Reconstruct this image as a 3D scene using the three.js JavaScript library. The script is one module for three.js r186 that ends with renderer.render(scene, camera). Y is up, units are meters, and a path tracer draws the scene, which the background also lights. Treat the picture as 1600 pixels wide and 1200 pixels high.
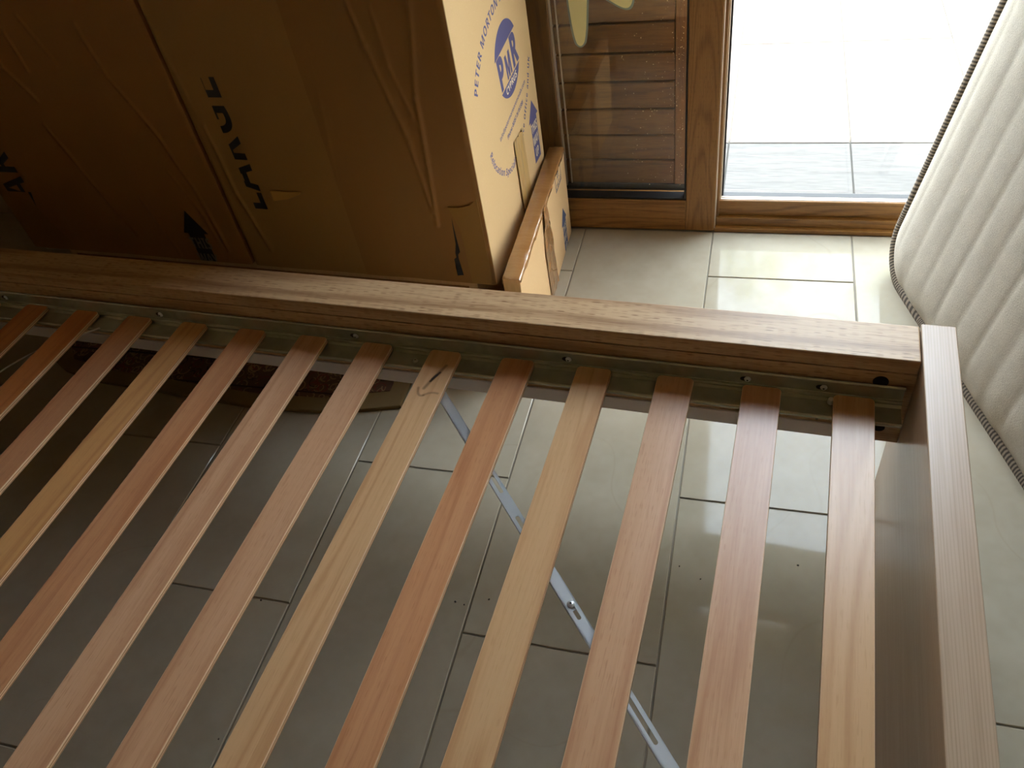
import * as THREE from 'three';
import { RoundedBoxGeometry } from 'three/addons/geometries/RoundedBoxGeometry.js';
import { mergeGeometries } from 'three/addons/utils/BufferGeometryUtils.js';

// ---------------------------------------------------------------- camera, sky, sun, exposure
// World frame: the floor is y = 0, x runs along the door wall, the door wall stands at z = -1.632.
const scene = new THREE.Scene();
const camera = new THREE.PerspectiveCamera(51.16, 1600 / 1200, 0.02, 200);
camera.position.set(0, 1.16, 0);
camera.up.set(-0.078726, 0.696497, -0.713228);
camera.lookAt(-0.266006, 1.16 - 0.704185, -0.658304);

const renderer = new THREE.WebGLRenderer({ antialias: true });
renderer.toneMapping = THREE.LinearToneMapping;
renderer.toneMappingExposure = 2.65;
renderer.shadowMap.enabled = true;

const SUN = new THREE.Vector3(0.9, 1.5, 0.004).normalize();
// hazy sky: the same all the way round, whiter towards the horizon, pale blue overhead
{
  const W = 64, H = 64, d = new Float32Array(W * H * 4), lo = [1.0, 0.985, 0.95], hi = [0.66, 0.82, 1.0];
  for (let y = 0; y < H; y++) for (let x = 0; x < W; x++) {
    const e = Math.max(0, Math.sin(((y + 0.5) / H - 0.5) * Math.PI)), k = Math.pow(e, 0.6), i = (y * W + x) * 4;
    for (let c = 0; c < 3; c++) d[i + c] = lo[c] + (hi[c] - lo[c]) * k; d[i + 3] = 1;
  }
  const t = new THREE.DataTexture(d, W, H, THREE.RGBAFormat, THREE.FloatType); t.mapping = THREE.EquirectangularReflectionMapping; t.magFilter = THREE.LinearFilter; t.needsUpdate = true;
  scene.background = t; scene.backgroundIntensity = 6.0;
}
const sun = new THREE.DirectionalLight(0xfff2e2, 24);
sun.position.copy(SUN).multiplyScalar(12); sun.castShadow = true;
Object.assign(sun.shadow.camera, { left: -6, right: 6, top: 6, bottom: -6, near: 1, far: 30 });
sun.shadow.mapSize.set(2048, 2048);
scene.add(sun);

// ---------------------------------------------------------------- helpers
const A = 0.052;                                  // the bed and the boxes stand turned by this much against the tiles
const CAM_H = 1.16;
const V3 = (x, y, z) => new THREE.Vector3(x, y, z);
function rng(s) { return () => { s = (s + 0x6d2b79f5) | 0; let t = Math.imul(s ^ (s >>> 15), 1 | s); t = (t + Math.imul(t ^ (t >>> 7), 61 | t)) ^ t; return ((t ^ (t >>> 14)) >>> 0) / 4294967296; }; }
const used = {};
function numbered(name) { const n = used[name] = (used[name] ?? -1) + 1; return n ? name + '_' + String(n).padStart(3, '0') : name; }
// A thing: a Group at its base. Shapes are given in the axes of its frame (room or bed, x right, y up, z towards the viewer) and moved to the base.
function thing(name, label, category, base = [0, 0, 0], frame = 'room', group) {
  const o = new THREE.Group(); o.name = numbered(name);
  const p = V3(...base); const turn = frame === 'bed' ? -A : 0;
  o.position.copy(p).applyAxisAngle(V3(0, 1, 0), turn); o.rotation.y = turn;
  o.userData = { label, category }; if (group) o.userData.group = group;
  o.base = p; scene.add(o); return o;
}
function structure(name, base = [0, 0, 0]) { const o = new THREE.Group(); o.name = name; o.position.set(...base); o.base = V3(...base); o.userData = { kind: 'structure' }; scene.add(o); return o; }
function part(name, geo, mat, parent, label) {
  const b = parent.base;
  const m = new THREE.Mesh(geo, mat); m.name = name; m.castShadow = m.receiveShadow = true;
  if (b) geo.translate(-b.x, -b.y, -b.z);
  m.base = b; if (label) m.userData.label = label;
  parent.add(m); return m;
}
function single(name, geo, mat, label, category, group) { const m = new THREE.Mesh(geo, mat); m.name = numbered(name); m.castShadow = m.receiveShadow = true; m.userData = { label, category }; if (group) m.userData.group = group; scene.add(m); return m; }
// uv in metres (grain along the given axis), with an offset
function metreUV(g, grain = 'x', du = 0, dv = 0) {
  g.computeVertexNormals && !g.attributes.normal && g.computeVertexNormals();
  const p = g.attributes.position, n = g.attributes.normal, uv = new Float32Array(p.count * 2);
  const ax = { x: 0, y: 1, z: 2 }, gi = ax[grain];
  for (let i = 0; i < p.count; i++) {
    const P = [p.getX(i), p.getY(i), p.getZ(i)], N = [n.getX(i), n.getY(i), n.getZ(i)].map(Math.abs);
    let k = N.indexOf(Math.max(...N)); const rest = [0, 1, 2].filter((a) => a !== k);
    const u = rest.includes(gi) ? gi : rest[0], v = rest.find((a) => a !== u);
    uv[i * 2] = P[u] + du; uv[i * 2 + 1] = P[v] + dv;
  }
  g.setAttribute('uv', new THREE.BufferAttribute(uv, 2)); return g;
}
// box between two corners with small rounded edges
function box(x0, y0, z0, x1, y1, z1, r = 0.001, grain = 'x', du = 0, dv = 0) {
  const w = Math.abs(x1 - x0), h = Math.abs(y1 - y0), d = Math.abs(z1 - z0);
  const g = r > 0 ? new RoundedBoxGeometry(w, h, d, 1, Math.min(r, w * 0.49, h * 0.49, d * 0.49)) : new THREE.BoxGeometry(w, h, d);
  g.translate((x0 + x1) / 2, (y0 + y1) / 2, (z0 + z1) / 2);
  return metreUV(g, grain, du, dv);
}
// profile [[z, y], ...] swept along x
function sweepX(profile, x0, x1) {
  const s = new THREE.Shape(profile.map(([z, y]) => new THREE.Vector2(z, y)));
  const g = new THREE.ExtrudeGeometry(s, { depth: x1 - x0, bevelEnabled: false });
  g.rotateY(Math.PI / 2); // shape x -> -z, extrude z -> x
  g.scale(1, 1, -1); const idx = g.index; if (!idx) { const p = g.attributes.position.array; for (let i = 0; i < p.length; i += 9) for (let k = 0; k < 3; k++) { const t = p[i + 3 + k]; p[i + 3 + k] = p[i + 6 + k]; p[i + 6 + k] = t; } }
  g.translate(x0, 0, 0); g.computeVertexNormals(); return metreUV(g, 'x');
}
function tube(pts, r, seg = 24, rad = 8) { return new THREE.TubeGeometry(new THREE.CatmullRomCurve3(pts.map((p) => V3(...p))), seg, r, rad, false); }

// ---------------------------------------------------------------- textures
function lattice(seed, nx, ny) { const r = rng(seed), a = new Float32Array(nx * ny); for (let i = 0; i < a.length; i++) a[i] = r(); return (x, y) => { // tileable in [0,1)
  const X = x * nx, Y = y * ny, xi = Math.floor(X), yi = Math.floor(Y); let fx = X - xi, fy = Y - yi; fx = fx * fx * (3 - 2 * fx); fy = fy * fy * (3 - 2 * fy);
  const x0 = ((xi % nx) + nx) % nx, x1 = (x0 + 1) % nx, y0 = (((yi % ny) + ny) % ny), y1 = (y0 + 1) % ny;
  return (a[y0 * nx + x0] * (1 - fx) + a[y0 * nx + x1] * fx) * (1 - fy) + (a[y1 * nx + x0] * (1 - fx) + a[y1 * nx + x1] * fx) * fy; }; }
function dataTex(w, h, f, srgb = true, rep = [1, 1]) {
  const d = new Uint8Array(w * h * 4);
  for (let y = 0; y < h; y++) for (let x = 0; x < w; x++) { const c = f(x / w, y / h, x, y), i = (y * w + x) * 4; d[i] = Math.max(0, Math.min(255, c[0])); d[i + 1] = Math.max(0, Math.min(255, c[1])); d[i + 2] = Math.max(0, Math.min(255, c[2])); d[i + 3] = 255; }
  const t = new THREE.DataTexture(d, w, h, THREE.RGBAFormat); t.wrapS = t.wrapT = THREE.RepeatWrapping; t.magFilter = THREE.LinearFilter; t.minFilter = THREE.LinearMipmapLinearFilter; t.generateMipmaps = true;
  if (srgb) t.colorSpace = THREE.SRGBColorSpace; t.repeat.set(rep[0], rep[1]); t.needsUpdate = true; return t;
}
const mix = (a, b, t) => [a[0] + (b[0] - a[0]) * t, a[1] + (b[1] - a[1]) * t, a[2] + (b[2] - a[2]) * t];
const clamp01 = (x) => Math.max(0, Math.min(1, x));
function wood({ w = 1024, h = 256, lenM = 1.2, widM = 0.2, base, dark, light, rings = 5, wob = 1.2, fine = 0.35, pores = 0, poreLen = 60, seed = 1 }) {
  const n1 = lattice(seed, 3, 3), n2 = lattice(seed + 1, 6, 8), n3 = lattice(seed + 2, 24, 64), n4 = lattice(seed + 3, 40, 200), n5 = lattice(seed + 4, poreLen, 150), n6 = lattice(seed + 5, 5, 30);
  return dataTex(w, h, (u, v) => {
    const warp = n1(u, v) * 1.4 + n2(u, v) * 0.5;
    const r = 0.5 + 0.5 * Math.sin(2 * Math.PI * (v * rings + warp * wob));
    let c = mix(base, dark, clamp01(Math.pow(r, 3) * 0.55 + (n3(u, v) - 0.5) * fine + (n6(u, v) - 0.5) * 0.5 * fine));
    c = mix(c, light, clamp01((n2(u, v) - 0.5) * 0.8 + (n4(u, v) - 0.5) * fine));
    if (pores) { const p = n5(u, v); if (p > 0.74) c = mix(c, dark, clamp01((p - 0.74) * 6) * pores); }
    return c;
  }, true, [1 / lenM, 1 / widM]);
}
const TX = {};
TX.oak = wood({ base: [196, 163, 124], dark: [134, 97, 62], light: [212, 182, 144], rings: 2, wob: 0.5, fine: 0.35, pores: 1, poreLen: 44, lenM: 0.7, widM: 0.1, seed: 11 });
TX.oakFoot = wood({ base: [192, 167, 142], dark: [168, 142, 116], light: [206, 182, 158], rings: 30, wob: 1.6, fine: 0.4, pores: 0.35, poreLen: 14, lenM: 1.4, widM: 0.1, seed: 21 });
TX.slatRed = wood({ base: [206, 149, 106], dark: [180, 118, 80], light: [220, 168, 126], rings: 2.5, wob: 1.3, fine: 0.35, pores: 0.4, poreLen: 90, seed: 31, widM: 0.12, lenM: 1.3 });
TX.slatPale = wood({ base: [218, 176, 130], dark: [194, 144, 100], light: [228, 190, 146], rings: 2.5, wob: 1.5, fine: 0.3, pores: 0.3, poreLen: 90, seed: 41, widM: 0.12, lenM: 1.3 });
TX.slatPink = wood({ base: [214, 168, 130], dark: [190, 138, 102], light: [228, 186, 150], rings: 2, wob: 1.0, fine: 0.4, pores: 0.55, poreLen: 90, seed: 51, widM: 0.12, lenM: 1.3 });
TX.door = wood({ base: [146, 104, 54], dark: [98, 64, 28], light: [166, 124, 70], rings: 4, wob: 2.2, fine: 0.5, pores: 0.5, poreLen: 60, seed: 61, widM: 0.11, lenM: 1.1 });
{ // flat sawn stile: nested arches along the grain
  const n1 = lattice(161, 4, 4), n2 = lattice(162, 10, 60), n3 = lattice(163, 60, 120);
  TX.stile = dataTex(1024, 128, (u, v) => { const x = v - 0.5 + (n1(u, v) - 0.5) * 0.25, q = 8 * x * x * (1 + 0.5 * n1(v, u)) + u * 5 + 0.35 * n1(u, 0.5), r = 0.5 + 0.5 * Math.sin(2 * Math.PI * q * 1.0);
    let c = mix([148, 106, 56], [112, 76, 36], Math.pow(r, 4) * 0.6); c = mix(c, [168, 126, 74], clamp01((n2(u, v) - 0.5) * 0.9)); return mix(c, [96, 62, 28], clamp01((n3(u, v) - 0.72) * 2)); }, true, [1 / 0.62, 1 / 0.0665]);
}
TX.shutter = wood({ base: [122, 84, 32], dark: [90, 58, 20], light: [140, 104, 50], rings: 3, wob: 1.2, fine: 0.7, pores: 0.3, poreLen: 30, seed: 71, widM: 0.16, lenM: 0.7 });
TX.ply = dataTex(8, 64, (u, v) => { const k = Math.floor(v * 5); return k % 2 ? [176, 128, 86] : [226, 192, 152]; });
{
  const a = lattice(81, 6, 6), b = lattice(82, 40, 40), c = lattice(83, 9, 9), d = lattice(84, 14, 14), e = lattice(85, 128, 128);
  TX.tile = dataTex(1024, 1024, (u, v) => {
    let k = mix([175, 165, 144], [165, 155, 135], a(u, v)); k = mix(k, [181, 172, 153], (b(u, v) - 0.5) * 0.5 + (e(u, v) - 0.5) * 0.25);
    const vein = Math.abs(c(u + 0.06 * d(u, v), v + 0.05 * d(v, u)) - 0.5); if (vein < 0.012) k = mix(k, [152, 138, 116], (1 - vein / 0.012) * 0.28 * clamp01(a(v, u) * 2.2 - 0.7));
    return k;
  }, true, [1 / 1.35, 1 / 1.35]);
  const g1 = lattice(91, 6, 60), g2 = lattice(92, 30, 160), g3 = lattice(93, 90, 90);
  TX.terrace = dataTex(512, 512, (u, v) => { const k = g1(u, v) * 0.5 + g2(u, v) * 0.5; return mix([59, 55, 48], [77, 71, 63], k + (g3(u, v) - 0.5) * 0.3); }, true, [1 / 0.9, 1 / 0.9]);
  TX.terraceBump = dataTex(512, 512, (u, v) => { const k = 255 * (g1(u, v) * 0.6 + g2(u, v) * 0.4); return [k, k, k]; }, false, [1 / 0.9, 1 / 0.9]);
  const f1 = lattice(101, 128, 128), f2 = lattice(102, 10, 10);
  TX.fabric = dataTex(512, 512, (u, v, x, y) => { const k = ((x + y) % 4 < 2 ? 3 : -3) + (f1(u, v) - 0.5) * 16 + (f2(u, v) - 0.5) * 6; return [184 + k, 177 + k, 162 + k]; }, true, [1 / 0.16, 1 / 0.16]);
  TX.fabricBump = dataTex(256, 256, (u, v, x, y) => { const k = 128 + ((x % 4 < 2) === (y % 4 < 2) ? 40 : -40) + (f1(u, v) - 0.5) * 120; return [k, k, k]; }, false, [1 / 0.12, 1 / 0.12]);
  TX.piping = dataTex(64, 64, (u, v) => { const k = (u * 2 + v * 1) % 1; return k < 0.5 ? [70, 62, 52] : [146, 132, 112]; });
  const m1 = lattice(111, 30, 30), m2 = lattice(112, 8, 3);
  TX.zinc = dataTex(256, 256, (u, v) => { const k = (m1(u, v) - 0.5) * 16 + (m2(u, v) - 0.5) * 14; return [186 + k, 188 + k, 176 + k]; }, true, [1 / 0.3, 1 / 0.3]);
  const p1 = lattice(121, 40, 40);
  TX.plaster = dataTex(256, 256, (u, v) => { const k = (p1(u, v) - 0.5) * 6; return [200 + k, 176 + k, 142 + k]; });
  const k1 = lattice(131, 90, 20), k2 = lattice(132, 8, 8);
  TX.kraft = dataTex(512, 512, (u, v) => { const k = (k1(u, v) - 0.5) * 10 + (k2(u, v) - 0.5) * 8; return [214 + k, 180 + k, 132 + k]; }, true, [1 / 0.3, 1 / 0.3]);
  const t1 = lattice(141, 60, 6), t2 = lattice(142, 7, 7);
  TX.tape = dataTex(256, 256, (u, v) => { const k = (t1(u, v) - 0.5) * 9 + (t2(u, v) - 0.5) * 12; return [158 + k, 112 + k, 64 + k]; }, true, [1 / 0.2, 1 / 0.2]);
  const b1 = lattice(151, 20, 20);
  TX.lawn = dataTex(128, 128, (u, v) => { const k = (b1(u, v) - 0.5) * 50; return [104 + k, 122 + k, 62 + k]; });
}
const std = (o) => new THREE.MeshStandardMaterial(o), phy = (o) => new THREE.MeshPhysicalMaterial(o);
const M = {
  oak: std({ map: TX.oak, roughness: 0.42, bumpMap: TX.oak, bumpScale: 0.0002 }),
  oakFoot: std({ map: TX.oakFoot, roughness: 0.27 }),
  slatRed: std({ map: TX.slatRed, roughness: 0.28, bumpMap: TX.slatRed, bumpScale: 0.00025 }),
  slatPale: std({ map: TX.slatPale, roughness: 0.28, bumpMap: TX.slatPale, bumpScale: 0.00025 }),
  slatPink: std({ map: TX.slatPink, roughness: 0.3, bumpMap: TX.slatPink, bumpScale: 0.0003 }),
  slatOrange: std({ map: TX.slatRed, color: 0xffe6bc, roughness: 0.4, bumpMap: TX.slatRed, bumpScale: 0.00025 }),
  slatYellow: std({ map: TX.slatPale, color: 0xfff0d4, roughness: 0.4, bumpMap: TX.slatPale, bumpScale: 0.00025 }),
  ply: std({ map: TX.ply, roughness: 0.6 }),
  door: std({ map: TX.door, roughness: 0.45 }),
  stile: std({ map: TX.stile, roughness: 0.45 }),
  sill: std({ map: TX.door, roughness: 0.2 }),
  shutter: std({ map: TX.shutter, roughness: 0.6 }),
  tile: phy({ map: TX.tile, roughness: 0.07, specularIntensity: 0.4 }),
  grout: std({ color: 0x8a8172, roughness: 0.95 }),
  terrace: std({ map: TX.terrace, bumpMap: TX.terraceBump, bumpScale: 0.0012, roughness: 0.55 }),
  groutOut: std({ color: 0x3a3832, roughness: 0.95 }),
  plaster: std({ map: TX.plaster, roughness: 0.95 }),
  fabric: std({ map: TX.fabric, bumpMap: TX.fabricBump, bumpScale: 0.0006, roughness: 0.9 }),
  piping: std({ map: TX.piping, roughness: 0.85 }),
  zinc: std({ map: TX.zinc, metalness: 0.6, roughness: 0.24 }),
  steel: std({ color: 0xd3d9de, metalness: 0.55, roughness: 0.34 }),
  darkHole: std({ color: 0x15110d, roughness: 0.9 }),
  gasket: std({ color: 0x0e0d0c, roughness: 0.5 }),
  darkAlu: std({ color: 0x34322c, metalness: 0.5, roughness: 0.4 }),
  alu: std({ color: 0xcdbfaa, metalness: 0.6, roughness: 0.35 }),
  glass: phy({ color: 0xffffff, roughness: 0, metalness: 0, transmission: 1, thickness: 0, ior: 1.5 }),
  strip: std({ color: 0xe9e2e4, roughness: 0.45 }),
  kraft: std({ map: TX.kraft, roughness: 0.85 }),
  tape: phy({ map: TX.tape, roughness: 0.3, clearcoat: 1, clearcoatRoughness: 0.12 }),
  whitePlastic: std({ color: 0xe4e2de, roughness: 0.4 }),
};

// ---------------------------------------------------------------- the room
const WALL_T = 1.632, X0 = -2.6, X1 = 1.22, ZB = 2.5, CEIL = 2.55;
const TW = 0.3075, TL = 0.616, S0 = -0.077, R0 = 0.537;
// A tile with recessed joints: a thin slab with chamfered edges (x0..x1, z0..z1, top at y).
function tileGeo(w, l, th, joint) {
  const a = w / 2 - joint / 2, b = l / 2 - joint / 2, c = 0.0012, p = [], idx = [];
  const ring = (x, z, y) => [[-x, y, -z], [x, y, -z], [x, y, z], [-x, y, z]];
  const R = [...ring(a, b, -th), ...ring(a, b, -c), ...ring(a - c, b - c, 0)];
  const tri = (i, j, k) => p.push(...R[i], ...R[j], ...R[k]);
  for (let lv = 0; lv < 2; lv++) for (let i = 0; i < 4; i++) { const q = lv * 4 + i, r = lv * 4 + (i + 1) % 4; tri(q, q + 4, r); tri(r, q + 4, r + 4); }
  tri(8, 10, 9); tri(8, 11, 10);
  const g = new THREE.BufferGeometry(); g.setAttribute('position', new THREE.Float32BufferAttribute(p, 3)); g.computeVertexNormals(); return g;
}
{
  const fl = structure('floor');
  part('screed', box(X0 - 0.2, -0.2, -WALL_T - 0.16, X1 + 0.2, -0.0022, ZB + 0.2, 0), M.grout, fl);
  const variants = [0, 1, 2, 3, 4, 5].map((k) => metreUV(tileGeo(TW, TL, 0.008, 0.0028), 'x', k * 0.41, k * 0.77));
  const r = rng(5);
  const full = (cx, cz, w, l) => { const ok = Math.abs(w - TW) < 1e-6 && Math.abs(l - TL) < 1e-6; const g = ok ? variants[Math.floor(r() * 6)] : metreUV(tileGeo(w, l, 0.008, 0.0028), 'x', r() * 3, r() * 3); const m = new THREE.Mesh(g, M.tile); m.name = numbered('floor_tile'); m.position.set(cx, 0, cz); m.receiveShadow = true; fl.add(m); };
  for (let i = -9; i <= 5; i++) {
    const s0 = Math.max(S0 + TW * (i - 1), X0), s1 = Math.min(S0 + TW * i, X1); if (s1 - s0 < 0.01) continue;
    const off = ((i % 2) + 2) % 2 ? R0 + TL / 2 + 0.002 : R0;
    for (let k = -6; k <= 2; k++) {
      const t0 = Math.max(off + TL * k, -ZB), t1 = Math.min(off + TL * (k + 1), WALL_T + 0.001); if (t1 - t0 < 0.01) continue;
      full((s0 + s1) / 2, -(t0 + t1) / 2, s1 - s0, t1 - t0);
    }
  }
  const cl = structure('ceiling', [0, CEIL, 0]);
  part('ceiling_slab', box(X0 - 0.2, CEIL, -1.792, X1 + 0.2, CEIL + 0.2, ZB + 0.2, 0), M.plaster, cl);
  const D0 = -0.80, D1 = 0.65, DH = 2.14, WT = WALL_T + 0.16;
  part('overhang_slab', box(-5, CEIL, -2.05, 5, CEIL + 0.2, -1.7925, 0), M.plaster, structure('trim_1', [0, CEIL, -1.9]));
  const wf = structure('wall_front', [0, 0, -WALL_T]);
  part('left_masonry', box(X0 - 0.2, 0, -WT, D0, CEIL, -WALL_T, 0), M.plaster, wf);
  part('right_masonry', box(D1, 0, -WT, X1 + 0.2, CEIL, -WALL_T, 0), M.plaster, wf);
  part('lintel', box(D0, DH, -WT, D1, CEIL, -WALL_T, 0), M.plaster, wf);
  part('wall', box(X0 - 0.2, 0, -WALL_T, X0, CEIL, ZB, 0), M.plaster, structure('wall_left', [X0, 0, 0]));
  part('wall', box(X1, 0, -WALL_T, X1 + 0.2, CEIL, ZB, 0), M.plaster, structure('wall_right', [X1, 0, 0]));
  part('wall', box(X0 - 0.2, 0, ZB, X1 + 0.2, CEIL, ZB + 0.2, 0), M.plaster, structure('wall_back', [0, 0, ZB]));
  // outside
  const te = structure('terrace', [0, 0, -WT]);
  part('screed', box(-3, -0.2, -5.2, 3.2, -0.0022, -WT, 0), M.groutOut, te);
  const tv = [0, 1, 2, 3].map((k) => metreUV(tileGeo(TW, TL, 0.008, 0.004), 'x', k * 0.37, k * 0.61));
  for (let i = -9; i <= 10; i++) for (let k = 0; k < 6; k++) {
    const s0 = S0 + 0.012 + TW * (i - 1), t0 = 2.043 + TL * (k - 1), ta = Math.max(t0, WT + 0.002); if (t0 + TL > 5.2) continue;
    const g = ta > t0 ? metreUV(tileGeo(TW, t0 + TL - ta, 0.008, 0.004), 'x', i * 0.3, 0.2) : tv[(i * 7 + k * 3 + 90) % 4];
    const m = new THREE.Mesh(g, M.terrace); m.name = numbered('terrace_tile'); m.position.set(s0 + TW / 2, 0, -WT * 0 - (ta + t0 + TL) / 2 + WT); m.receiveShadow = true; te.add(m);
  }
  const gg = structure('garden_ground', [0, -0.2, -5.2]);
  part('lawn', metreUV(box(-30, -0.4, -40, 30, -0.2, -5.2, 0)), std({ map: TX.lawn, roughness: 1 }), gg);
}
// fixed glazed panel on the left: window_1, with the exterior shutter behind it
{
  const w = structure('window_1', [-0.44, 0, -WALL_T]);
  const zf = -WALL_T, zb = -WALL_T - 0.045, L0 = -0.80, L1 = -0.075, ST = 0.0665, BH = 0.085;
  part('stile', box(L1 - ST, 0.003, zb, L1, 2.14, zf, 0.0025, 'y', 0.3, -(L1 - ST)), M.stile, w);
  part('stile', box(L0, 0.003, zb, L0 + ST, 2.14, zf, 0.0025, 'y', 0.9, 0.07), M.door, w);
  part('bottom_rail', box(L0 + ST, 0.003, zb, L1 - ST, BH, zf - 0.0005, 0.002, 'x', 0.5, 0.03), M.door, w);
  part('top_rail', box(L0 + ST, 2.14 - BH, zb, L1 - ST, 2.14, zf - 0.0005, 0.002, 'x', 0.1, 0.06), M.door, w);
  const gz = -WALL_T - 0.026, a = L0 + ST, b = L1 - ST;
  part('pane', box(a, BH, gz - 0.002, b, 2.14 - BH, gz + 0.002, 0), M.glass, w);
  const gs = [box(a, BH, gz - 0.006, b, BH + 0.0045, zf - 0.004, 0), box(b - 0.0045, BH, gz - 0.006, b, 2.05, zf - 0.004, 0), box(a, BH, gz - 0.006, a + 0.0045, 2.05, zf - 0.004, 0)];
  part('gasket', mergeGeometries(gs), M.gasket, w);
  // dark track outside, below the shutter
  const tr = [box(a - 0.06, 0, -1.79, b + 0.06, 0.03, -1.68, 0.001), box(a - 0.06, 0.03, -1.70, b + 0.06, 0.05, -1.692, 0.001), box(a - 0.06, 0.03, -1.718, b + 0.06, 0.062, -1.71, 0.001), box(a - 0.06, 0.03, -1.79, b + 0.06, 0.067, -1.73, 0.001)];
  part('outer_track', mergeGeometries(tr), M.darkAlu, w);
  // dried droplets on the outside of the pane, thicker towards the door post
  const r = rng(77), gd = new THREE.SphereGeometry(0.001, 5, 3), dots = new THREE.InstancedMesh(gd, std({ color: 0xf0d494, roughness: 0.4 }), 260), mt = new THREE.Matrix4();
  for (let i = 0; i < 260; i++) { const u = Math.pow(r(), 2.4), s = 0.35 + 1.2 * r() * r(); mt.makeScale(s, s, 0.3).setPosition(b - 0.012 - u * 0.13 + 0.44, 0.11 + r() * 0.45, gz - 0.0025 + WALL_T); dots.setMatrixAt(i, mt); }
  dots.name = 'dried_droplets'; dots.userData.kind = 'stuff'; w.add(dots);

  const sh = thing('window_shutter', 'closed brown wooden shutter of horizontal planks behind the left glass pane', 'shutter', [-0.44, 0.067, -1.75]);
  const SZ = -1.735, P0 = 0.063, PH = 0.0655;
  for (let k = 0; k < 31; k++) part('plank', box(-0.80, P0 + PH * k + 0.003, SZ - 0.018, -0.178, P0 + PH * (k + 1) - 0.001, SZ - 0.002 * (k % 2 ? 0.4 : 0), 0.003, 'x', k * 0.57, k * 0.113), M.shutter, sh);
  part('backing_board', box(-0.80, P0, SZ - 0.03, -0.17, P0 + PH * 31, SZ - 0.019, 0, 'x'), M.darkAlu, sh);
  part('stile', box(-0.178, P0, SZ - 0.03, -0.130, 2.1, SZ + 0.003, 0.002, 'y', 0.2), M.shutter, sh);
  part('stile', box(-0.53, P0, SZ - 0.03, -0.447, 2.1, SZ + 0.012, 0.003, 'y', 0.7), M.shutter, sh);
  part('bead', box(-0.447, P0, SZ - 0.02, -0.443, 2.1, SZ + 0.010, 0.001, 'y'), M.alu, sh);
  part('bead', box(-0.4345, P0, SZ - 0.02, -0.4315, 2.1, SZ + 0.004, 0.001, 'y'), M.alu, sh);
  // sticker on the glass
  const stk = thing('window_sticker', 'pale yellow petal shaped sticker with a grey blue outline on the left glass pane', 'sticker', [-0.33, 0.5, gz + 0.0022]);
  const lobe = (grow) => {
    const s = new THREE.Shape(), g = grow;
    s.moveTo(-0.386 - g, 0.56); s.bezierCurveTo(-0.384 - g, 0.51, -0.381 - g, 0.47, -0.3745 - g, 0.452 - g * 0.4);
    s.bezierCurveTo(-0.370, 0.4435 - g, -0.363, 0.4435 - g, -0.358 + g, 0.454 - g * 0.4); s.bezierCurveTo(-0.351 + g, 0.475, -0.349 + g, 0.52, -0.346 + g, 0.545);
    s.bezierCurveTo(-0.335, 0.553, -0.322, 0.548 - g, -0.31, 0.541 - g); s.bezierCurveTo(-0.29, 0.530 - g, -0.272, 0.514 - g, -0.262 + g, 0.521 - g); s.bezierCurveTo(-0.252 + g, 0.527, -0.252 + g, 0.55, -0.262, 0.575);
    s.bezierCurveTo(-0.28, 0.64, -0.37, 0.64, -0.386 - g, 0.56); return s;
  };
  const ex = (sh2, d, z) => { const g = new THREE.ExtrudeGeometry(sh2, { depth: d, bevelEnabled: false, curveSegments: 20 }); g.translate(0, 0, z); return g; };
  part('outline', ex(lobe(0.004), 0.0003, gz + 0.0021), std({ color: 0x93a39a, roughness: 0.5 }), stk);
  part('petal', ex(lobe(0), 0.0004, gz + 0.0024), std({ color: 0xf6f3bc, roughness: 0.45 }), stk);
}
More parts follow.
